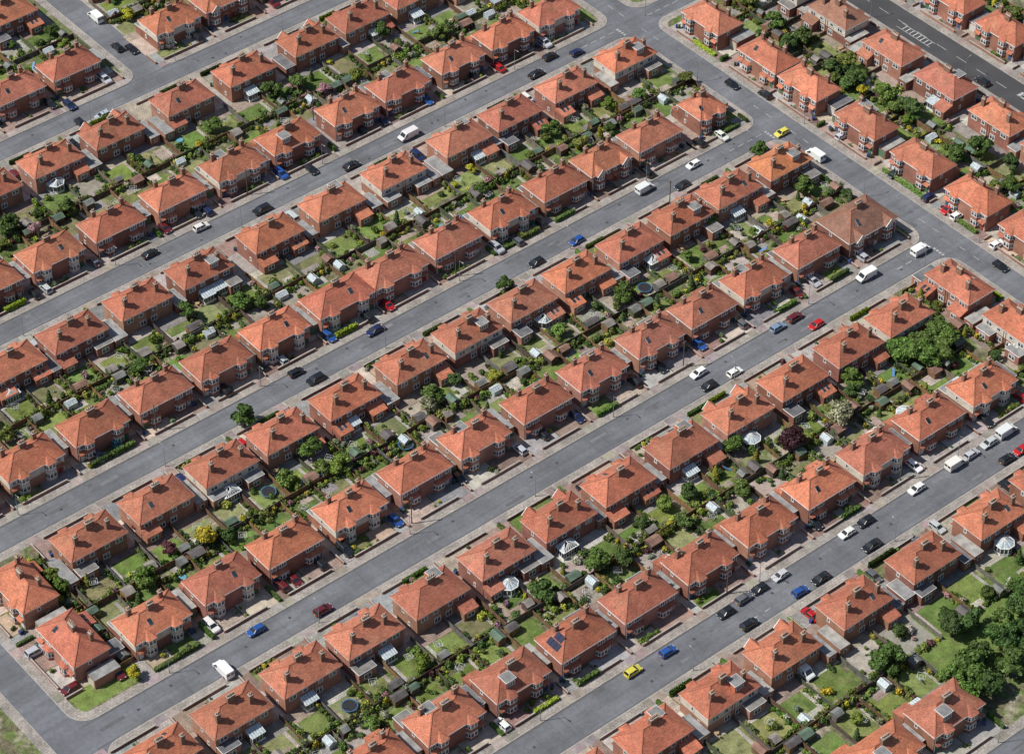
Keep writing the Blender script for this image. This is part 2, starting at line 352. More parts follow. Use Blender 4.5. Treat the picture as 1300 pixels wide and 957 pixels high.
# ------------------------------------------------------------------ other structures
def garage_mesh(i):
    mb=MB(); w=U(2.7,3.4)/2; d=U(2.6,4.2); h=2.45; g=random.choice([(.15,.15,.16),(.25,.25,.25),(.32,.31,.29),(.12,.12,.13)])
    mb.box(-w,w,-d,d,-.1,h,mBrick); mb.box(-w-.06,w+.06,-d-.08,d+.06,h+.001,h+.14,mWhite if i%2 else mChim); mb.box(-w,w,-d,d,h+.141,h+.17,mFelt,g)
    c=random.choice([(.6,.6,.58),(.1,.2,.12),(.2,.05,.04),(.5,.48,.4)])
    mb.box(-w+.3,w-.3,-d-.04,-d-.003,.05,2.1,mDoor,c)
    for k in range(4): mb.box(-w+.35,w-.35,-d-.055,-d-.041,.2+k*.48,.5+k*.48,mDoor,tuple(x*.85 for x in c))
    mb.box(-.5,.5,d+.003,d+.05,.9,1.9,mWhite); mb.box(-.4,.4,d+.051,d+.06,1,1.8,mGlass)
    return mb.mesh('garage_%d'%i)
GAR=[garage_mesh(i) for i in range(6)]
def shed_mesh(i):
    mb=MB(); w,d,h=U(.9,1.5),U(.8,1.1),1.85
    mb.box(-w,w,-d,d,0,h,mWood)
    mb.poly([(-w,-d,h),(-w,d,h),(-w,0,h+.5)],mWood); mb.poly([(w,-d,h),(w,d,h),(w,0,h+.5)],mWood)
    g=[(.17,.18,.17),(.10,.15,.11),(.22,.20,.18),(.22,.13,.1),(.11,.10,.10)][i]
    for s in (-1,1):
        A=[(-w-.1,s*(d+.15),h-.06),(w+.1,s*(d+.15),h-.06),(w+.1,0,h+.53),(-w-.1,0,h+.53)]
        if s>0:A=A[::-1]
        mb.hexa(A,[(p[0],p[1],p[2]+.05) for p in A],mFelt,g)
    mb.box(-.35,.35,-d-.03,-d-.002,.05,1.75,mWood); mb.box(.5,.8,-d-.04,-d-.003,1,1.5,mGlass)
    return mb.mesh('shed_%d'%i)
SHED=[shed_mesh(i) for i in range(5)]
def greenhouse():
    mb=MB(); w,d,h=1.2,.95,1.35
    for x0,x1,y0,y1 in ((-w,w,-d,-d+.02),(-w,w,d-.02,d),(-w,-w+.02,-d+.02,d-.02),(w-.02,w,-d+.02,d-.02)): mb.box(x0,x1,y0,y1,.05,h,mConGl)
    for s in (-1,1):
        mb.poly([(-w,s*d,h),(w,s*d,h),(w,0,h+.6),(-w,0,h+.6)],mConGl); mb.poly([(s*w,-d,h),(s*w,d,h),(s*w,0,h+.6)],mConGl)
        for k in range(5):
            x=-w+k*w/2; mb.beam((x,s*d,0),(x,s*d,h),.05,mWhite); mb.beam((x,s*d,h),(x,0,h+.62),.05,mWhite)
        mb.beam((-w,s*d,h),(w,s*d,h),.06,mWhite)
    mb.beam((-w,0,h+.63),(w,0,h+.63),.06,mWhite); return mb.mesh('greenhouse')
GH=greenhouse()
def conserv(i):
    mb=MB(); r=2.1; h=2.2
    if i==0: P=[(-r,0),(-r,1.4),(-r*.45,2.9),(r*.45,2.9),(r,1.4),(r,0)]
    elif i==1: P=[(-r,0),(-r,2.8),(r,2.8),(r,0)]
    else: P=[(r*1.05*math.cos(a*math.pi/4+math.pi/8),1.9+r*1.05*math.sin(a*math.pi/4+math.pi/8)) for a in range(8)][::-1]
    m=len(P); ap=[(0,.6,3.2),(0,1.6,3.2)] if i<2 else [(0,1.9,3.3)]*2
    for k in range(m if i==2 else m-1):
        a,b=P[k],P[(k+1)%m]
        mb.poly([(a[0],a[1],0),(b[0],b[1],0),(b[0],b[1],.6),(a[0],a[1],.6)],mWhite); mb.poly([(a[0],a[1],.6),(b[0],b[1],.6),(b[0],b[1],h),(a[0],a[1],h)],mGlass)
        t=ap[0] if (a[1]+b[1])<3.0 and i<2 else ap[1]
        mb.poly([(a[0],a[1],h),(b[0],b[1],h),t],mConGl)
        L=math.dist(a,b); k2=max(2,int(L/.7))
        for j in range(k2+1):
            p=(a[0]+(b[0]-a[0])*j/k2,a[1]+(b[1]-a[1])*j/k2); mb.beam((*p,.5),(*p,h),.1,mWhite); mb.beam((*p,h+.03),(t[0],t[1],t[2]+.03),.09,mWhite)
        mb.beam((*a,h),(*b,h),.15,mWhite); mb.beam((*a,.62),(*b,.62),.1,mWhite)
    if i<2: mb.poly([(-r,0,h),(ap[0]),(r,0,h)],mConGl); mb.beam(ap[0],ap[1],.12,mWhite); mb.poly([(-r*.45 if i==0 else -r,P[2][1] if i==0 else 2.8,h),(r*.45 if i==0 else r,P[2][1] if i==0 else 2.8,h),ap[1]],mConGl)
    return mb.mesh('conservatory_%d'%i)
CONS=[conserv(i) for i in range(3)]
def leanto():
    # shallow white-framed lean-to garden room, 3.4 x 2.4
    mb=MB(); w,d=1.7,2.4
    for a,b in (((-w,0),(-w,d)),((-w,d),(w,d)),((w,d),(w,0))):
        mb.poly([(*a,0),(*b,0),(*b,.7),(*a,.7)],mWhite); mb.poly([(*a,.7),(*b,.7),(*b,2.1),(*a,2.1)],mGlass)
        for j in range(5):
            p=(a[0]+(b[0]-a[0])*j/4,a[1]+(b[1]-a[1])*j/4); mb.beam((*p,.6),(*p,2.1),.1,mWhite)
        mb.beam((*a,2.1),(*b,2.1),.14,mWhite)
    mb.poly([(-w-.1,d+.1,2.15),(w+.1,d+.1,2.15),(w+.1,.02,2.9),(-w-.1,.02,2.9)],mConGl)
    for j in range(6): x=-w+j*w*2/5; mb.beam((x,d+.1,2.19),(x,.03,2.94),.08,mWhite)
    for s in (-1,1): mb.poly([(s*w,d,2.1),(s*w,0,2.1),(s*w,0,2.85)],mWhite)
    return mb.mesh('leanto')
LEAN=leanto()
def fence_mesh(i):
    mb=MB()
    for k in range(6): mb.box(-5+k*2-.06,-5+k*2+.06,-.06,.06,0,1.75,mWood)
    for k in range(5): 
        z=U(-.05,.05)
        mb.box(-5+k*2+.062,-5+k*2+1.938,-.02,.02,.05,1.62+z,mWood); mb.box(-5+k*2+.062,-5+k*2+1.938,-.04,.04,1.622+z,1.68+z,mWood)
    return mb.mesh('fence_%d'%i)
FEN=[fence_mesh(i) for i in range(4)]
def wall_mesh():
    mb=MB(); mb.box(-1,1,-.11,.11,0,.65,mBrick); mb.box(-1,1,-.15,.15,.652,.74,mKerb)
    return mb.mesh('low_wall')
WAL=wall_mesh()
def simple(name,fn):
    mb=MB(); fn(mb); return mb.mesh(name)
def _rot(mb):
    mb.beam((0,0,0),(0,0,1.9),.06,mMetal)
    for k in range(4):
        a=k*math.pi/2; mb.beam((0,0,1.5),(1.3*math.cos(a),1.3*math.sin(a),1.95),.04,mMetal)
        for r in (.6,1.2):
            b=a+math.pi/2; mb.beam((r*math.cos(a),r*math.sin(a),1.5+.35*r),(r*math.cos(b),r*math.sin(b),1.5+.35*r),.03,mWhite)
    for k in range(5):
        c=random.choice([(.7,.7,.7),(.1,.2,.5),(.6,.1,.1),(.5,.5,.2)]); x=-.7+k*.3; mb.box(x,x+.22,.55,.57,1.1,1.7,mStuff,c)
def _tab(mb):
    c=(.4,.28,.16); mb.cyl(0,0,.68,.73,.55,.55,mStuff,c,12); mb.beam((0,0,0),(0,0,.68),.1,mStuff,c)
    for k in range(4):
        a=k*math.pi/2+.4; x,y=1.0*math.cos(a),1.0*math.sin(a); mb.box(x-.22,x+.22,y-.22,y+.22,.38,.44,mStuff,c); X,Y=1.2*math.cos(a),1.2*math.sin(a); mb.box(X-.2,X+.2,Y-.04,Y+.04,.4,.9,mStuff,c)
        for dx in (-.18,.18):
            for dy in(-.18,.18): mb.beam((x+dx,y+dy,0),(x+dx,y+dy,.38),.05,mStuff,c)
def _tramp(mb):
    mb.cyl(0,0,.72,.73,1.5,1.5,mStuff,(.03,.03,.035),18); 
    for k in range(18):
        a=k*math.pi/9;b=a+math.pi/9; mb.beam((1.65*math.cos(a),1.65*math.sin(a),.72),(1.65*math.cos(b),1.65*math.sin(b),.72),.22,mStuff,(.06,.16,.3),h=.06)
    for k in range(6):
        a=k*math.pi/3; mb.beam((1.7*math.cos(a),1.7*math.sin(a),0),(1.7*math.cos(a),1.7*math.sin(a),2.3),.06,mStuff,(.08,.08,.1))
def _bin(mb):
    for k,c in enumerate(((.03,.07,.04),(.05,.06,.2))):
        x=k*.7; mb.hexa([(x-.22,-.25,.08),(x+.22,-.25,.08),(x+.22,.25,.08),(x-.22,.25,.08)],[(x-.28,-.33,.95),(x+.28,-.33,.95),(x+.28,.33,.95),(x-.28,.33,.95)],mStuff,c); mb.box(x-.3,x+.3,-.36,.34,.96,1.03,mStuff,c); mb.beam((x-.2,.36,.95),(x+.2,.36,.95),.05,mStuff,c)
        for s in (-.2,.2): mb.box(x+s-.03,x+s+.03,.2,.34,0,.16,mTyre)
def _pool(mb):
    mb.cyl(0,0,0,.3,.95,.9,mStuff,(.1,.3,.5),16,False); mb.cyl(0,0,.2,.21,.9,.9,mStuff,(.12,.32,.38),16)
def _slide(mb):
    c=(.5,.06,.05); mb.beam((-.9,0,1.2),(.8,0,.12),.5,mStuff,(.1,.25,.55),h=.06)
    for s in(-.25,.25): mb.beam((-.95,s,0),(-.95,s,1.5),.07,mStuff,c); 
    for k in range(4): mb.beam((-.95,-.25,.25+k*.3),(-.95,.25,.25+k*.3),.05,mStuff,c)
ROT=simple('rotary',_rot);TAB=simple('table',_tab);TRA=simple('tramp',_tramp);BIN=simple('bins',_bin);POOL=simple('pool',_pool);SLI=simple('slide',_slide)
# ------------------------------------------------------------------ ground, roads, blocks
g=MB(); g.poly([(-1500,-1500,0),(2500,-1500,0),(2500,2500,0),(-1500,2500,0)],mGround); obj('ground',g.mesh('ground'))
RY={'R5':(226,3.6),'R4':(287.4,4.25),'R3':(345.6,3.6),'R2':(403.8,3.35),'R1':(459.8,3.2),'R0':(518,3.3),'R9':(577,3.4)}
g=MB(); g.poly([(100,150,.004),(560,150,.004),(560,640,.004),(100,640,.004)],mRoad); obj('road',g.mesh('road'))
g=MB(); g.poly([(469.2,150,.008),(478.2,150,.008),(478.2,640,.008),(469.2,640,.008)],M('asphalt_dark',(.062,.063,.068),noise=((.15,.85,1.15),(6,.85,1.15)))); obj('main_road',g.mesh('main_road'))
def rrect(x0,x1,y0,y1,r,n=6):
    P=[]
    for cx,cy,a0 in ((x1-r,y0+r,-90),(x1-r,y1-r,0),(x0+r,y1-r,90),(x0+r,y0+r,180)):
        for k in range(n+1):
            a=math.radians(a0+90*k/n); P.append((cx+r*math.cos(a),cy+r*math.sin(a)))
    return P
blocks=[]
EW=3.65
ys=[('R5','R4'),('R4','R3'),('R3','R2'),('R2','R1'),('R1','R0')]
for a,b in ys: blocks.append((175.6,419.3-EW,RY[a][0]+RY[a][1],RY[b][0]-RY[b][1]))
y0=RY['R0'][0]+3.3; y1=573.6
blocks+= [(175.6,306.4,y0,y1),(313.6,419.3-EW,y0,y1),(110,168.6,150,640),(419.3+EW,469.2,150,456.6),(419.3+EW,469.2,463,514.7),(419.3+EW,469.2,521.3,640),(478.2,555,150,640),(175.6,419.3-EW,160,222.4),(175.6,306.4,580.4,638),(313.6,419.3-EW,580.4,638)]
kb,pb,sb=MB(),MB(),MB()
for (x0,x1,y0,y1) in blocks:
    P=rrect(x0,x1,y0,y1,4.5); kb.prism(P,-.05,.12,mKerb)
    pb.poly([(p[0],p[1],.124) for p in rrect(x0+.16,x1-.16,y0+.16,y1-.16,4.35)],mPave)
    sb.poly([(p[0],p[1],.128) for p in rrect(x0+2.25,x1-2.25,y0+2.25,y1-2.25,2.6)],mSoil)
obj('kerb',kb.mesh('kerb')); obj('pavement',pb.mesh('pavement')); obj('garden_ground',sb.mesh('garden_ground'))
rp=MB(); ly=.010
def patch(x,y,w,h,c):
    global ly; ly+=.00003; rp.poly([(x-w/2,y-h/2,ly),(x+w/2,y-h/2,ly),(x+w/2,y+h/2,ly),(x-w/2,y+h/2,ly)],mPatch,c)
for nme,(yc,hw) in RY.items():
    for s in (-1,1): patch(295,yc+s*(hw-.22),239,.38,(.11,.112,.118))
    for k in range(26):
        x=U(180,412); c=U(.10,.18); patch(x,yc+U(-hw+.8,hw-.8),U(.6,6),U(.4,1.2),(c,c*1.02,c*1.08))
    for k in range(12): patch(U(180,412),yc+U(-2,2),.6,.6,(.06,.06,.065))
    patch(300,yc+.05,225,.06,(.105,.108,.115)); 
    for k in range(9): 
        x=U(180,412); patch(x,yc,.12,hw*1.8,(.10,.10,.105))
for k in range(22):
    c=U(.10,.17); patch(419.3+U(-2.8,2.8),U(300,512),U(.5,1.3),U(.8,5),(c,c*1.02,c*1.07))
obj('road_repairs',rp.mesh('road_repairs'))
mk=MB()
def mark(x,y,w,h): mk.poly([(x-w/2,y-h/2,.018),(x+w/2,y-h/2,.018),(x+w/2,y+h/2,.018),(x-w/2,y+h/2,.018)],mPaint)
for nme,(yc,hw) in RY.items():
    if nme=='R9': continue
    k=-hw+.5
    while k<hw-.3:
        if k<0.3: mark(414.3,yc+k,.2,.6); mark(413.95,yc+k,.2,.6)
        k+=.95
    for j in range(4): mark(414.3-2.5-j*3,yc,1.8,.12)
    for j in (-2,-1,1,2): mark(419.3,yc+j*4.5,.1,2)
    if nme=='R1':
        for j in range(5): mark(425+j*3,yc,1.8,.12)
for j in range(60): mark(473.7,170+j*7,.12,3.5)
for j in range(8): mark(472.4,404+j*1.3,1.9,.25)
mark(471.3,409,.12,12); mark(473.45,409,.12,12)
for x in (300,303.6): mark(x,285.4,1.6,.12)
obj('road_markings',mk.mesh('road_markings'))
# ------------------------------------------------------------------ rows
rows=[]
def row(y,xs,front,road,back): rows.append((y,xs,front,road,back))
row(472.4,[214,231.5,248.5,265.7,283.4,301,317.5,335.8,351.6,369.6,385.9,401.4],-1,RY['R1'],487)
row(445.1,[203.5,220.5,236.9,254.8,272,292.3,310.6,329.2,349.6,365.7,384,403.6],1,RY['R1'],430.8)
row(416.9,[190,206.8,223.9,240.7,257,273.2,291.1,306.6,323.6,340.1,356.6,371.2,386.9,404.5],-1,RY['R2'],430.8)
row(388.4,[204.2,221.3,238.3,254.5,271.7,290.1,306.6,322.9,339,355.6,371.7,387.2,404],1,RY['R2'],374.2)
row(360.6,[201.3,218.7,234.9,252.1,269.6,286.1,303.8,320.1,337.3,353.3,369.4,386.5,403],-1,RY['R3'],374.2)
row(329.8,[182.5,199.5,216.4,232.5,249.7,267.2,284.3,301,319.1,336,352.6,369.9,386],1,RY['R3'],315.6)
row(301.9,[196,213.5,231,248.1,265.1,282,299.3,316.2,333.7,350,367.2,384],-1,RY['R4'],315.6)
row(272.3,[208,225,242,260,277.8,295,315.3,335.4,355.4,373,391],1,RY['R4'],256.5)
row(240.5,[224,241,258,275,292,309],-1,RY['R5'],256.5)
row(501.8,[233,250,267.6,285.3,306.4,325.3,345.3,361.4,378,395],1,RY['R0'],487)
row(532,[242,259,275.8,292.3,323.4,339,356],-1,RY['R0'],546.5)
row(561.2,[258,275,292,325,342],1,RY['R9'],546.5)
H=[]
for (y,xs,fr,(ry,hw),back) in rows:
    for i,x in enumerate(xs):
        l=(xs[i]-xs[i-1])/2 if i>0 else 8.7
        r=(xs[i+1]-xs[i])/2 if i<len(xs)-1 else 8.7
        l=min(l,10.5); r=min(r,10.5)
        vf=abs(y-ry)-hw-2.25; vb=abs(y-back)
        Lw=min(13.6,l+r-2.2)*U(.985,1.015)
        if x in (291.1,306.6) and y==416.9: Lw=15.4
        st=None; rc=None
        if (y==360.6 and x==403): st=HCorner; rc=(.27,.14,.10)
        if (y==416.9 and x==404.5): st=HSmall[0]
        if (y==388.4 and x==404): rc=(.64,.24,.11)
        rz=0 if fr<0 else math.pi
        if fr>0: l,r=r,l
        H.append(dict(x=x,y=y,rz=rz,wl=l,wr=r,vf=vf,vb=vb,s=(Lw/13.4 if st is None else 1),st=st,rc=rc,hl=(Lw/2 if st is None else (7.75 if st is HCorner else 4.3)),W=(5.3 if st is HCorner else W2),cars=.36 if y>490 or y<250 else .22))
def colrow(x,ysl,fr,roadx,hw,back,cars=.4):
    for i,y in enumerate(ysl):
        a=(ysl[i-1]-y)/2 if i>0 else 9; b=(y-ysl[i+1])/2 if i<len(ysl)-1 else 9
        a=min(a,10.5);b=min(b,10.5)
        rz=-math.pi/2 if fr<0 else math.pi/2
        l,r=(a,b) if fr<0 else (b,a)
        Lw=min(13.6,a+b-2)
        H.append(dict(x=x,y=y,rz=rz,wl=l,wr=r,vf=abs(x-roadx)-hw-2.25,vb=abs(x-back),s=Lw/13.4,st=None,rc=None,hl=Lw/2,W=W2,cars=cars))
colrow(431.8,[443.2,421.9,407,386.6,367.1,348.7,331,313.5],-1,419.3,EW,445)
colrow(431.8,[497,479],-1,419.3,EW,445)
colrow(458.6,[442,424.1,404,385.7,366.7,349,331],1,473.7,4.5,445)
colrow(487,[445,427,409.6,391.5,373.5,356],-1,473.7,4.5,500)
colrow(405.2,[329.2,310.8,293],1,419.3,EW,396)
colrow(185.8,[385,366],-1,172,3.5,194)
# ------------------------------------------------------------------ plots
lawn,pav,grv=MB(),MB(),MB()
zl=[0]
def sheet(mb,x0,x1,y0,y1,z,m,c,rough_edge=0):
    x0,x1=min(x0,x1),max(x0,x1);y0,y1=min(y0,y1),max(y0,y1)
    if x1-x0<.3 or y1-y0<.3: return
    zl[0]=(zl[0]+1)%90; z=z+zl[0]*.00004
    if not rough_edge: mb.poly([(x0,y0,z),(x1,y0,z),(x1,y1,z),(x0,y1,z)],m,c); return
    P=rrect(x0,x1,y0,y1,min(x1-x0,y1-y0)*U(.05,.45),4)
    e=rough_edge; ph=U(0,6)
    mb.poly([(p[0]+e*math.sin(i*.9+ph)*.5,p[1]+e*math.cos(i*1.3+ph)*.5,z) for i,p in enumerate(P)],m,c)
LC=[(.135,.195,.048),(.16,.21,.055),(.11,.17,.04),(.19,.215,.075),(.15,.195,.043),(.22,.22,.105),(.10,.155,.038),(.18,.18,.085)]
PC=[(.32,.295,.27),(.40,.335,.27),(.27,.26,.25),(.36,.285,.235),(.43,.39,.34),(.30,.225,.185),(.48,.45,.40)]
DC=[(.29,.19,.16),(.33,.235,.20),(.34,.33,.32),(.41,.38,.35),(.25,.175,.15),(.27,.27,.27),(.44,.37,.30),(.37,.33,.30)]
FC=[(.21,.13,.08),(.29,.17,.10),(.15,.11,.09),(.25,.21,.165),(.34,.20,.10),(.13,.15,.09),(.21,.20,.18)]
xcars=[]
SURV=[(473,769),(531,654),(650,769),(564,652),(708,534),(803,624),(717,771),(669,657),(591,621),(712,624),(733,623),(531,997),(433,877)]
def item(name,me,T,u,v,ang,rz,scale=(1,1,1),color=None,z=.13):
    x,y=T(u,v); return obj(name,me,(x,y,z),rz+ang,scale,color)
for h in H:
    cx,cy,rz=h['x'],h['y'],h['rz']; c_,s_=round(math.cos(rz)),round(math.sin(rz))
    T=lambda u,v,cx=cx,cy=cy,c_=c_,s_=s_:(cx+c_*u-s_*v,cy+s_*u+c_*v)
    bc=jit(random.choice(BRC),.12)
    h['e']=place_house(cx,cy,rz,h['s'],h['st'],h['rc'],bc)
    def rect(mb,u0,u1,v0,v1,z,m,c,re=0):
        a=T(u0,v0);b=T(u1,v1); sheet(mb,a[0],b[0],a[1],b[1],z,m,c,re)
    hl,W=h['hl'],h['W']; vf,vb=h['vf'],h['vb']
    near=any(math.hypot(cx-a/2,cy-b/2)<11 for a,b in SURV)
    for s in (-1,1):
        ob=h['wr'] if s>0 else h['wl']
        A=lambda k,s=s:s*k
        rect(grv,A(hl),A(ob-.04),-W,W+1.2,.135,mGravel,jit(random.choice(PC),.1))
        gap=ob-hl
        if (gap>1.0 and R()<.66 and s>0) or (gap>3 and R()<.5):
            gw=min(1.0,(gap*1.7)/3.0) if s>0 else .8
            uu=A(hl+gap*.9) if gap<2.8 else A(hl+gap*.5)
            item('garage',random.choice(GAR),T,A(hl+max(gap,1.5*gw+.1)) if gap<2.8 else uu,U(.5,3.5),0,rz,(gw,1,U(.95,1.1)),bc)
        dw=U(2.3,3.2); dc=jit(random.choice(DC),.12); full=R()<.6
        fl=-vf
        rect(pav,A(ob-.12),A(ob-dw if not full else .15),fl,-W,.145,mSlab if R()<.7 else mGravel,dc)
        a=T(A(ob-.3),fl); b=T(A(ob-dw),fl-2.0); sheet(grv,a[0],b[0],a[1],b[1],.1265,mGravel,jit((.28,.245,.22),.22))
        if R()<h['cars']: xcars.append((*T(A(ob-(1.5 if not full or R()<.6 else 4)),-W-1.4-(.6 if full else 0)),rz+math.pi/2))
        if not full:
            if R()<.45: rect(lawn,A(ob-dw-.3),A(.35),fl+.5,-W-1.2,.140,mGrass,jit(random.choice(LC),.12),.1)
            else: rect(grv,A(ob-dw-.2),A(.2),fl+.2,-W-.6,.140,mGravel,jit(random.choice([(.40,.35,.30),(.31,.28,.25),(.36,.26,.2)]),.15))
            k=ob-dw
            if R()<.42: item('hedge',random.choice(HED),T,A(k/2),fl+.45,0,rz,(k/4.1,1,U(.7,1.3)),jit((1,1,1),.3) if R()<.9 else (2.6,2.2,.8))
            else:
                item('garden_wall',WAL,T,A(k/2),fl+.16,0,rz,(k/2,1,1),bc)
                if R()<.45: item('shrub_border',random.choice(SHR),T,A(k/2),fl+1.0,0,rz,(k/8,.9,U(.7,1)),jit((1,1,1),.2))
            for _ in range(random.choice((0,1,2,2))): x,y=T(A(U(.6,k)),U(fl+.9,-W-1.3)); put_bush(x,y,U(.4,.9))
        else:
            k=ob-dw-.4
            item('garden_wall',WAL,T,A(k/2),fl+.16,0,rz,(max(.3,k/2),1,1),bc)
            for _ in range(random.choice((0,1,1,2))): x,y=T(A(U(.3,1)),U(fl+.9,-W-1.3)); put_bush(x,y,U(.3,.7))
        if s>0 or gap>2.5:
            D=(vf-W)
            if R()<.35: item('hedge',random.choice(HED),T,A(ob),-W-D/2,math.pi/2,rz,(D/4.1,.8,U(.6,1.2)),jit((1,1,1),.3))
            else: item('garden_wall',WAL,T,A(ob),-W-D/2,math.pi/2,rz,(D/2,.9,1),bc)
        if R()<.3: item('wheelie_bins',BIN,T,A(hl+.1),-W-.8,U(0,6),rz)
        v0=W; depth=vb-v0
        if depth<2.5: continue
        kind=R(); pd=U(1.8,4.2)
        rect(pav,A(.1),A(ob-.1),v0,v0+pd,.150,mSlab,jit(random.choice(PC),.12))
        if not near and R()<.13: item('lean_to_conservatory',LEAN,T,A(1.75),v0+.13,0,rz,(.92,U(.8,1.15),1),z=.15)
        lc=jit(random.choice(LC),.18)
        if kind<.64:
            rect(lawn,A(U(.4,1.8)),A(ob-U(.4,1.8)),v0+pd+.05,vb-U(.5,3.2),.140,mGrass,lc,U(0,.6) if R()<.6 else 0)
        elif kind<.78:
            rect(grv,A(.4),A(ob-.4),v0+pd,vb-.6,.138,mGravel,jit((.31,.275,.235),.2)); 
            for _ in range(3): x,y=T(A(U(1.2,ob-1.2)),U(v0+pd+.5,vb-1)); put_bush(x,y,U(.4,.9))
        elif kind<.89:
            rect(lawn,A(.4),A(ob*.55),v0+pd,vb-1,.140,mGrass,lc,.4); rect(pav,A(ob*.6),A(ob*.9),v0+pd+1,vb-2.5,.142,mSlab,jit(random.choice(PC),.15))
        else:
            item('shrub_border',random.choice(SHR),T,A(ob/2),vb-2.8,0,rz,(ob/9,1.2,1.1),jit((1,1,1),.25)); rect(lawn,A(.8),A(ob-.9),v0+pd,vb-4,.140,mGrass,lc,.3)
        if R()<.65:
            pu=ob-U(.9,1.6) if R()<.5 else U(.8,1.6); rect(pav,A(pu-.38),A(pu+.38),v0+pd,vb-1.2,.154,mSlab,jit((.41,.38,.34),.15))
        if R()<.4: rect(pav,A(U(.5,2)),A(U(4,6)),vb-U(3,3.8),vb-.6,.152,mSlab,jit(random.choice(PC),.15))
        if s>0:
            item('wooden_fence',random.choice(FEN),T,A(ob),v0+depth/2,math.pi/2,rz,(depth/10,1,U(.7,1.05)),jit(random.choice(FC),.15))
            item('wooden_fence',random.choice(FEN),T,0,v0+depth/2,math.pi/2,rz,(depth/10,1,U(.6,1)),jit(random.choice(FC),.15))
        if abs(rz)<.1 or -2<rz<-1:
            item('wooden_fence',random.choice(FEN),T,A(ob/2),vb,0,rz,(ob/10,1,U(.8,1.05)),jit(random.choice(FC),.15))
        sc_=depth/7.6
        if R()<.56: item('shrub_border',random.choice(SHR),T,A(ob-.7),v0+depth*.6,math.pi/2,rz,(sc_*U(.5,.9),U(.7,1.2),U(.7,1.3)),jit((1,1,1),.25))
        if R()<.48: item('shrub_border',random.choice(SHR),T,A(.7),v0+depth*.6,math.pi/2,rz,(sc_*U(.5,.85),U(.6,1.1),U(.7,1.3)),jit((1,1,1),.25))
        if R()<.72: item('shrub_border',random.choice(SHR),T,A(ob/2),vb-U(.7,1.1),0,rz,(ob/8.2,U(.8,1.4),U(.9,1.7)),jit((1,1,1),.25))
        shu=ob-1.8 if R()<.5 else 1.9
        if R()<.60: item('garden_shed',random.choice(SHED),T,A(shu),vb-1.5,random.choice((0,math.pi/2,math.pi)),rz,(U(.85,1.3),U(.85,1.2),1),jit(random.choice(FC),.2))
        elif R()<.35: item('greenhouse',GH,T,A(shu),vb-1.7,random.choice((0,math.pi/2)),rz)
        for _ in range(random.choice((0,1,2,2,3))):
            x,y=T(A(U(.8,ob-.8)),U(v0+pd,vb-.8)); put_bush(x,y,U(.4,1.25))
        if R()<.28:
            x,y=T(A(U(1.2,ob-1.2)),U(v0+pd+1,vb-1)); put_tree(x,y,U(.9,2.2),None if R()<.82 else jit(random.choice(ACC),.2))
        if R()<.14:
            x,y=T(A(U(.8,ob-.8)),U(v0+pd+1,vb-1)); put_tree(x,y,U(.5,.9),jit(random.choice([(.07,.12,.035),(.26,.26,.04),(.09,.14,.06)]),.2),'c','conifer_tree')
        t=R(); px,pv=A(U(3.6,max(3.8,ob-2))),v0+U(1.0,pd)
        if t<.18: item('garden_table',TAB,T,px,pv,U(0,3),rz)
        elif t<.34: item('rotary_washing_line',ROT,T,px,v0+pd+depth*.25,U(0,3),rz)
        elif t<.36: item('trampoline',TRA,T,px,v0+pd+depth*.3,U(0,3),rz)
        elif t<.375: item('paddling_pool',POOL,T,px,v0+pd+1.5,0,rz)
        elif t<.41: item('childrens_slide',SLI,T,px,v0+pd+2,U(0,6),rz)
for (a,b,c,d) in ((409.5,412.8,352.5,368),(410.5,413,381,393),(409.6,413,410.5,428),(409.5,413,438,452),(178.5,193,352,357.5),(178.2,184,395,398),(409,413,467,482),(409,413,495,511),(398,412.8,334,339)):
    sheet(lawn,a,b,c,d,.141,mGrass,jit(LC[1],.15),.3)
for (a,b,c,d) in ((311,352,243,262),(352,395,246,261)): sheet(lawn,a,b,c,d,.134,mGrass,jit(LC[0],.1),.5)
obj('lawn',lawn.mesh('lawn')); obj('patio_paving',pav.mesh('patio_paving')); obj('gravel_paths',grv.mesh('gravel_paths'))
# ------------------------------------------------------------------ conservatories
for k,(x2,y2) in enumerate(SURV):
    x,y=x2/2,y2/2
    best=min((h for h in H if abs(h['rz'])<.1 or h['rz']>3),key=lambda h:math.hypot(h['x']-x,h['y']-y))
    if best['rz']>3: obj('conservatory',CONS[(k+1)%3],(x,best['y']-4.15,.12),math.pi,(1,1,1))
    else: obj('conservatory',CONS[(k+1)%3],(x,best['y']+4.15,.12),0,(1,1,1))
b=min(H,key=lambda h:math.hypot(h['x']-265.1,h['y']-301.9))
sp=MB(); a_=6.7*b['s']+.38; bb=W2+.38; sl=3.05/(bb*.98)
for r_ in range(2):
    for c2 in range(3 if r_==0 else 2):
        x0=-a_+.9+r_*1.45; x1=x0+1.3; y0_=-1.7+c2*1.15+(.5 if r_ else 0); y1_=y0_+1.05
        z0=5.13+(x0+a_)*sl+.1; z1=5.13+(x1+a_)*sl+.1
        A=[(x0,y0_,z0),(x1,y0_,z1),(x1,y1_,z1),(x0,y1_,z0)]; sp.hexa(A,[(v[0],v[1],v[2]+.06) for v in A],mMetal,mt=mPanel)
obj('solar_panels',sp.mesh('solar_panels'),(0,0,0),0,(1,1,1),None,b['e'])
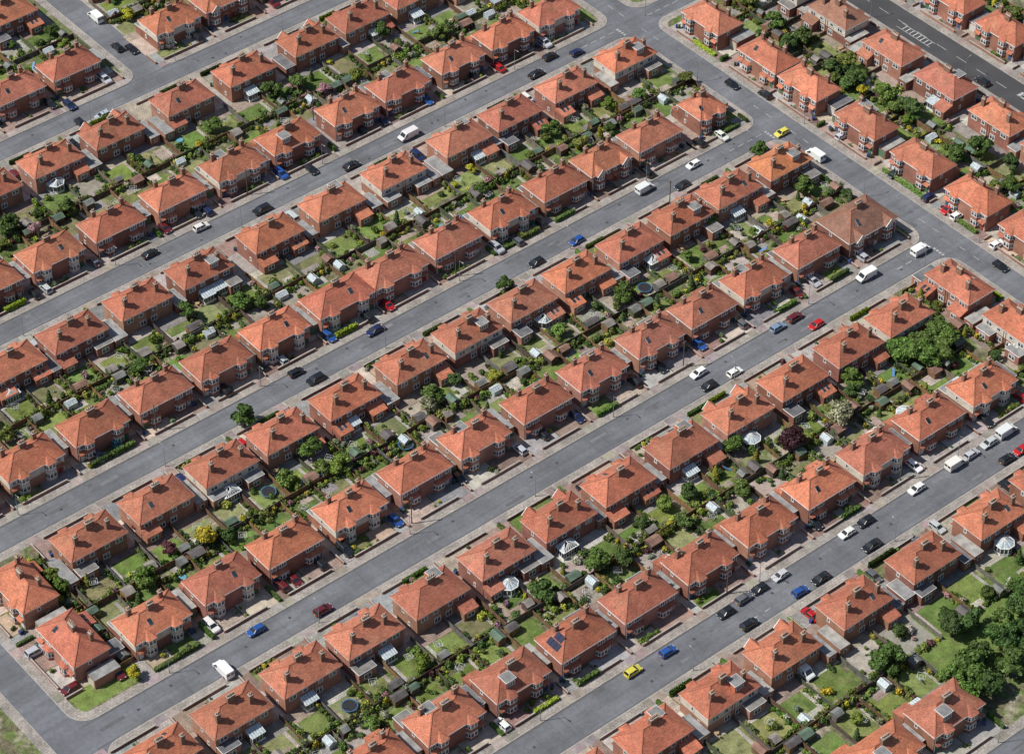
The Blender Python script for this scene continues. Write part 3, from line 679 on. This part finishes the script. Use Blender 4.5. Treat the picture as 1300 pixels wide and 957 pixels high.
# ------------------------------------------------------------------ trees surveyed
def tc(x2,y2,r,col=None,kind=None): put_tree(x2/2,y2/2,r,col,kind)
G1=(.07,.12,.027);G2=(.10,.16,.034)
for dx,dy in ((0,0),(4,2),(-4,1),(2,-3.5),(-2,-4),(5.5,-2),(1,4),(-5,4),(7,3)): put_tree(384.5+dx,319.5+dy*.8,U(2.5,3.3),jit(G2,.2))
for dx,dy,r in ((0,0,3),(4,-1,2.8),(2,3,2.2),(-5,-11,3.6),(-9,-9,2.8),(-1,-9,3.0),(5,-9,3.4),(9,-6,3),(-12,-15,3.2),(-6,-15,3.4),(2,-15,3.6),(10,-12,3.6),(14,-6,3.4),(15,-12,3.4),(19,-2,3),(20,-8,3.4),(8,-16,3.4)): put_tree(327.5+dx,256+dy,r,jit(random.choice((G1,G2,(.055,.10,.025))),.2))
for a in [(708,631,3,(.25,.27,.16)),(680,634,3,(.055,.02,.025)),(655,986,3,G1),(651,796,2.3,G1),(504,799,2.7,G1),(449,749,2.6,(.36,.31,.03)),(808,759,2.8,G2),(431,774,1.4,(.15,.04,.03)),(688,755,2.6,G2),(539,634,2.8,G1),(567,632,2.8,G2),(519,749,2.6,(.14,.2,.035)),(515,764,2.4,G2),(578,758,2.7,G2),(526,874,2.2,G1),(896,726,3,G1),(730,647,2.7,G2),(494,978,2.8,G1),(415,745,2.6,G2),(729,991,2.4,G1),(752,972,2.2,G2),(659,649,2.3,G2),(621,516,3.3,G1),(743,872,2.3,G2),(756,770,2.2,G2),(524,972,2.5,G2),(615,981,2.5,G2),(383,706,1.6,(.38,.34,.03)),(891,867,2.6,G2),(889,807,2.6,G1),(670,984,2.4,G2),(812,795,2,G1)]: tc(a[0],a[1],a[2],jit(a[3],.1))
for k in range(24): put_tree(U(440,451),U(325,450),U(1.4,2.8),jit(random.choice(GREENS),.2))
for k in range(8): put_tree(U(493,500),U(355,430),U(1.4,2.6),jit(random.choice(GREENS),.2))
for (x,y,r) in ((412,421,1.5),(411,392,1.2),(411.5,431,2),(411,372,1.4),(411,337,1.2),(411,450,1.6),(410,424,1.8)): put_tree(x,y,r)
# ------------------------------------------------------------------ cars
def car_mesh(kind):
    mb=MB()
    if kind=='hatch': L,w,zr=2.05,.87,1.46; pro=[(-2.05,.32),(-2.05,.62),(-1.95,.72),(-1.05,.93),(1.85,.97),(2.0,.75),(2.03,.35)]; cab=(-1.08,1.93,-.35,1.55)
    elif kind=='saloon': L=2.3;w=.89;zr=1.42; pro=[(-2.3,.30),(-2.3,.60),(-2.2,.70),(-1.2,.90),(1.55,.93),(2.2,.88),(2.3,.65),(2.28,.32)]; cab=(-1.2,1.7,-.4,1.0)
    elif kind=='suv': L=2.25;w=.93;zr=1.72; pro=[(-2.25,.38),(-2.25,.8),(-2.12,.95),(-1.15,1.08),(2.1,1.12),(2.22,.85),(2.22,.4)]; cab=(-1.2,2.15,-.55,1.85)
    zc={'hatch':.93,'saloon':.91,'suv':1.08}[kind]
    def loft(pr,ws,mat):
        for (a0,k0),(a1,k1) in zip(ws,ws[1:]):
            A=[(x*k0,a0,z) for (x,z) in pr]; B=[(x*k1,a1,z) for (x,z) in pr]
            for i in range(len(pr)):
                j=(i+1)%len(pr); mb.poly([A[i],A[j],B[j],B[i]],mat)
        k0=ws[0][1];k1=ws[-1][1]
        mb.poly([(x*k0,ws[0][0],z) for x,z in pr][::-1],mat); mb.poly([(x*k1,ws[-1][0],z) for x,z in pr],mat)
    loft(pro,[(-w,.955),(-w*.8,.99),(0,1.0),(w*.8,.99),(w,.955)],mCar)
    x0,x1,t0,t1=cab; zb=zc-.02; wi=w*.93; wt=w*.74
    b=[(x0,-wi,zb),(x1,-wi,zb+.03),(x1,wi,zb+.03),(x0,wi,zb)]; t=[(t0,-wt,zr-.07),(t1,-wt,zr-.07),(t1,wt,zr-.07),(t0,wt,zr-.07)]
    mb.hexa(b,t,mCGl)
    mb.hexa([(t0-.06,-wt-.03,zr-.068),(t1+.08,-wt-.03,zr-.068),(t1+.08,wt+.03,zr-.068),(t0-.06,wt+.03,zr-.068)],[(t0+.15,-wt+.1,zr),(t1-.1,-wt+.1,zr),(t1-.1,wt-.1,zr),(t0+.15,wt-.1,zr)],mCar)
    for s in (-1,1):
        mb.beam((x0+.02,s*wi*.995,zb),(t0,s*wt,zr-.06),.09,mCar); mb.beam((x1-.02,s*wi*.995,zb),(t1,s*wt,zr-.06),.14,mCar)
        m=(t0+t1)/2; mb.beam((m+.05,s*(wi+.01),zb),(m,s*(wt+.015),zr-.06),.1,mCar)
        mb.box(x0+.15,x0+.33,w+.02 if s>0 else -w-.2,w+.2 if s>0 else -w-.02,zb,zb+.13,mCar)
        mb.box(-L*.985,-L*.93,s*w*.5 if s>0 else -w*.88,w*.88 if s>0 else -w*.5,.6,.72,mLamp,(.7,.7,.7)); mb.box(L*.96,L*.985,s*w*.6 if s>0 else -w*.9,w*.9 if s>0 else -w*.6,.65,.85,mLamp,(.4,.02,.02))
        for x in (-L*.63,L*.6):
            n=14; r=.33; ys=(s*w*.78,s*(w+.015)); y_0,y_1=min(ys),max(ys)
            C=[(x+r*math.cos(2*math.pi*i/n),r+r*math.sin(2*math.pi*i/n)) for i in range(n)]
            for i in range(n):
                a=C[i];q=C[(i+1)%n]; mb.poly([(a[0],y_0,a[1]),(q[0],y_0,q[1]),(q[0],y_1,q[1]),(a[0],y_1,a[1])],mTyre)
            mb.poly([(c[0],s*(w+.015),c[1]) for c in C],mTyre); mb.poly([(x+(c[0]-x)*.6,s*(w+.025),r+(c[1]-r)*.6) for c in C],mMetal)
    mb.box(-L*1.0,-L*.97,-.26,.26,.38,.5,mLamp,(.6,.6,.6)); mb.box(L*.985,L*1.0,-.26,.26,.5,.62,mLamp,(.6,.5,.1))
    return mb.mesh('car_'+kind)
def van_mesh():
    mb=MB(); w=.98
    pro=[(-2.6,.4),(-2.6,.85),(-2.4,1.05),(-1.85,1.2),(-1.2,2.05),(-.9,2.2),(2.55,2.2),(2.6,2.0),(2.6,.4)]
    ws=[(-w,.985,-.0),(-w*.86,1,.04),(w*.86,1,.04),(w,.985,0)]
    for (a,k,dz),(b,k2,dz2) in zip(ws,ws[1:]):
        for i in range(len(pro)):
            p=pro[i];q=pro[(i+1)%len(pro)]; f=lambda P,kk,dd:(P[0]*kk,0,P[1]+(dd if P[1]>2 else 0))
            A=f(p,k,dz);B=f(q,k,dz);C=f(q,k2,dz2);D=f(p,k2,dz2)
            mb.poly([(A[0],a,A[2]),(B[0],a,B[2]),(C[0],b,C[2]),(D[0],b,D[2])],mCar)
    mb.poly([(x*.985,-w,z) for x,z in pro][::-1],mCar); mb.poly([(x*.985,w,z) for x,z in pro],mCar)
    mb.poly([(-1.84,-w*.85,1.27),(-1.84,w*.85,1.27),(-1.26,w*.78,2.03),(-1.26,-w*.78,2.03)],mCGl)
    for s in (-1,1):
        mb.poly([(-1.65,s*(w+.012),1.25),(-.75,s*(w+.012),1.25),(-.75,s*(w+.012),1.9),(-1.2,s*(w+.012),1.9)],mCGl)
        mb.box(2.58,2.62,s*.1 if s>0 else -.85,.85 if s>0 else -.1,1.3,1.85,mCGl)
        mb.box(-2.62,-2.56,s*.5 if s>0 else -.9,.9 if s>0 else -.5,.75,.92,mLamp,(.7,.7,.7))
        mb.box(-1.7,-1.5,w+.03 if s>0 else -w-.25,w+.25 if s>0 else -w-.03,1.2,1.45,mTyre)
        for x in (-1.65,1.6):
            n=14;r=.36; y_0,y_1=sorted((s*w*.8,s*(w+.02)))
            C=[(x+r*math.cos(2*math.pi*i/n),r+r*math.sin(2*math.pi*i/n)) for i in range(n)]
            for i in range(n):
                a=C[i];q=C[(i+1)%n]; mb.poly([(a[0],y_0,a[1]),(q[0],y_0,q[1]),(q[0],y_1,q[1]),(a[0],y_1,a[1])],mTyre)
            mb.poly([(c[0],s*(w+.02),c[1]) for c in C],mTyre); mb.poly([(x+(c[0]-x)*.55,s*(w+.03),r+(c[1]-r)*.55) for c in C],mMetal)
    mb.box(-2.66,-2.58,-w*.9,w*.9,.36,.62,mTyre)
    return mb.mesh('van')
CM={k:car_mesh(k) for k in('hatch','saloon','suv')}; VAN=van_mesh()
CC={'w':(.75,.75,.73),'k':(.014,.016,.02),'g':(.11,.115,.125),'s':(.45,.47,.49),'b':(.02,.08,.30),'n':(.014,.025,.085),'r':(.42,.014,.014),'d':(.12,.014,.018),'y':(.6,.55,.08),'t':(.05,.25,.26),'l':(.18,.27,.38)}
carl="""624,1100,w,v,y 618,1071,k,h,y 623,1065,k,s,y 572,1045,n,h,y 580,1027,s,h,x 568,1028,k,h,y 686,935,n,h,y 713,934,b,h,y 673,935,k,h,y 652,916,k,s,x 635,926,k,h,y 688,917,w,v,x 598,916,k,u,x 577,932,n,h,y 572,934,k,h,y 568,924,w,h,x 554,934,d,h,y 538,923,k,s,x 514,935,g,h,y 480,933,k,h,y 486,933,s,h,y 744,936,k,h,y 781,937,g,h,y 770,916,k,s,x 785,923,k,h,x 798,917,n,h,x
751,811,w,v,x 782,810,w,h,x 767,801.4,k,s,x 760,820,k,u,y 796,821,k,h,y 808,818,w,h,y 675,802,k,h,x 700,802,b,h,x 695,823,k,h,y 667,822,s,u,y 678,820,g,h,y 587,812,n,s,x 602,822,r,h,y 568,822,b,h,y 546,802.5,k,u,x 542,812,k,h,x 542,823,s,h,y 510,823,k,u,y 443,823,g,h,y 453,824,t,h,y 833,801,y,h,x 841,846,k,h,y 848,829,k,h,y
821,693,w,v,x 788,696,w,v,x 796,708,s,u,y 766,709,s,h,y 755,708,d,h,y 731,696,l,h,x 746,686,r,h,x 742,696,d,h,x 695,686,w,h,x 680,687,k,h,x 682,696,w,h,x 695,710,b,h,y 671,710,k,h,y 656,710,k,u,y 602,710,k,h,y 588,709,s,h,y 556,712,k,h,y 519,709,b,h,y 492,709,k,u,y 465,708,d,h,y 459,709,d,h,y 423,709,w,u,y 436,695.5,b,h,x 464,687,d,h,x 379,712,d,h,y 413,686,w,v,y
541,580,y,h,x 559,579,b,h,x 592,580,k,h,x 603,581,g,h,x 612,581,k,h,x 595,569,k,h,x 624,581,s,h,x 624,569,b,h,x 636,569,k,s,x 663,581,w,h,x 674,581,k,h,x 666,569,k,s,x 656,594,k,h,y 705,581,w,h,x 695,559,s,h,y 729,581,w,v,x 739,581,s,h,x 750,581,s,h,x 761,581,w,v,x 749,569,k,h,x 758,569,r,h,x 767,569,k,h,x 594,536,w,v,y 833,777,w,v,y 853,706,r,h,x 852,673,w,h,x 842,661,k,h,y 941,767,k,h,y 948,744,s,h,y 853,742,k,h,x 854,780,s,h,x 853,700,w,h,x 960,700,k,h,x"""
cl=[]
for t in carl.split():
    x,y,c,k,d=t.split(','); cl.append((float(x)/2,float(y)/2,c,k,0 if d=='x' else math.pi/2))
for x,y,r in xcars:
    if all(math.hypot(x-q[0],y-q[1])>4.5 for q in cl): cl.append((x,y,random.choice('kkgsswnbdr'),random.choice('hhhsu'),r))
for x,y,c,k,r in cl:
    me={'h':CM['hatch'],'s':CM['saloon'],'u':CM['suv'],'v':VAN}[k]
    z=.018
    inroad=any(abs(y-ry)<hw for ry,hw in RY.values()) or abs(x-419.3)<4 or abs(x-473.7)<4.5 or abs(x-310)<3.8
    if not inroad: z=.155
    rz=r+(math.pi if R()<.45 else 0)+U(-.03,.03)
    s=U(.95,1.05)
    obj('parked_van' if k=='v' else 'parked_car',me,(x,y,z),rz,(s,1,s),jit(CC[c],.1))
# ------------------------------------------------------------------ street lamps, telegraph poles, goal
lm=MB(); lm.cyl(0,0,0,1.1,.11,.1,mMetal,n=8); lm.cyl(0,0,1.1,6.2,.07,.045,mMetal,n=8); lm.beam((0,0,6.15),(0,-1.0,6.35),.07,mMetal); lm.hexa([(-.1,-1.55,6.3),(.1,-1.55,6.3),(.1,-.95,6.3),(-.1,-.95,6.3)],[(-.07,-1.5,6.42),(.07,-1.5,6.42),(.07,-1.0,6.42),(-.07,-1.0,6.42)],mKerb)
LAM=lm.mesh('street_lamp')
for nme,(yc,hw) in RY.items():
    x=192+U(0,10); s=1
    while x<412:
        obj('street_lamp',LAM,(x,yc+s*(hw+.5),.12),0 if s>0 else math.pi); s=-s; x+=U(27,33)
for y in range(310,515,30): obj('street_lamp',LAM,(423.7 if (y//30)%2 else 414.9,y,.12),-math.pi/2 if (y//30)%2 else math.pi/2)
for y in range(320,500,34): obj('street_lamp',LAM,(468.7,y,.12),math.pi/2)
tp=MB(); tp.cyl(0,0,0,8,.14,.1,mBark,n=8); tp.beam((-.5,0,7.6),(.5,0,7.6),.08,mMetal)
TP=tp.mesh('pole')
for x,y in ((250,479.5),(330,479),(300,465.3),(236,410.5),(320,409.5),(376,397),(262,352),(340,352),(300,294),(352,295)): obj('telegraph_pole',TP,(x,y,.12))
gl=MB()
for s in(-1,1): gl.beam((s*1.2,0,0),(s*1.2,0,1.5),.09,mWhite); gl.beam((s*1.2,0,1.5),(s*1.2,.8,0),.05,mWhite)
gl.beam((-1.2,0,1.5),(1.2,0,1.5),.09,mWhite); obj('football_goal',gl.mesh('goal'),(347,258.5,.14),.4)
# ------------------------------------------------------------------ light
w=bpy.data.worlds.new("World"); sc.world=w; w.use_nodes=True
nt=w.node_tree; bg=nt.nodes['Background']; sky=nt.nodes.new('ShaderNodeTexSky'); sky.sky_type='NISHITA'; sky.sun_disc=False
el=math.radians(51); az=math.atan2(-.88,.47)
sky.sun_elevation=el; sky.sun_rotation=az; nt.links.new(sky.outputs[0],bg.inputs[0]); bg.inputs[1].default_value=.085
sd=bpy.data.lights.new('sun','SUN'); sd.energy=5.0; sd.angle=math.radians(.5); sd.color=(1,.955,.88)
so=bpy.data.objects.new('sun',sd); COL.objects.link(so)
to=Vector((math.sin(az)*math.cos(el),math.cos(az)*math.cos(el),math.sin(el))); so.rotation_euler=to.to_track_quat('Z','Y').to_euler(); so.location=(300,380,300)
# ------------------------------------------------------------------ camera
cd=bpy.data.cameras.new('camera'); cd.sensor_width=36; cd.lens=3695.39/1300*36; cd.shift_y=-44.5/1300; cd.clip_start=1; cd.clip_end=6000
co=bpy.data.objects.new('camera',cd); COL.objects.link(co); co.location=(0,0,444.016); co.rotation_euler=(math.pi/2-.7295,0,-.6887); sc.camera=co
sc.view_settings.view_transform='Standard'; sc.view_settings.look='None'; sc.view_settings.exposure=0
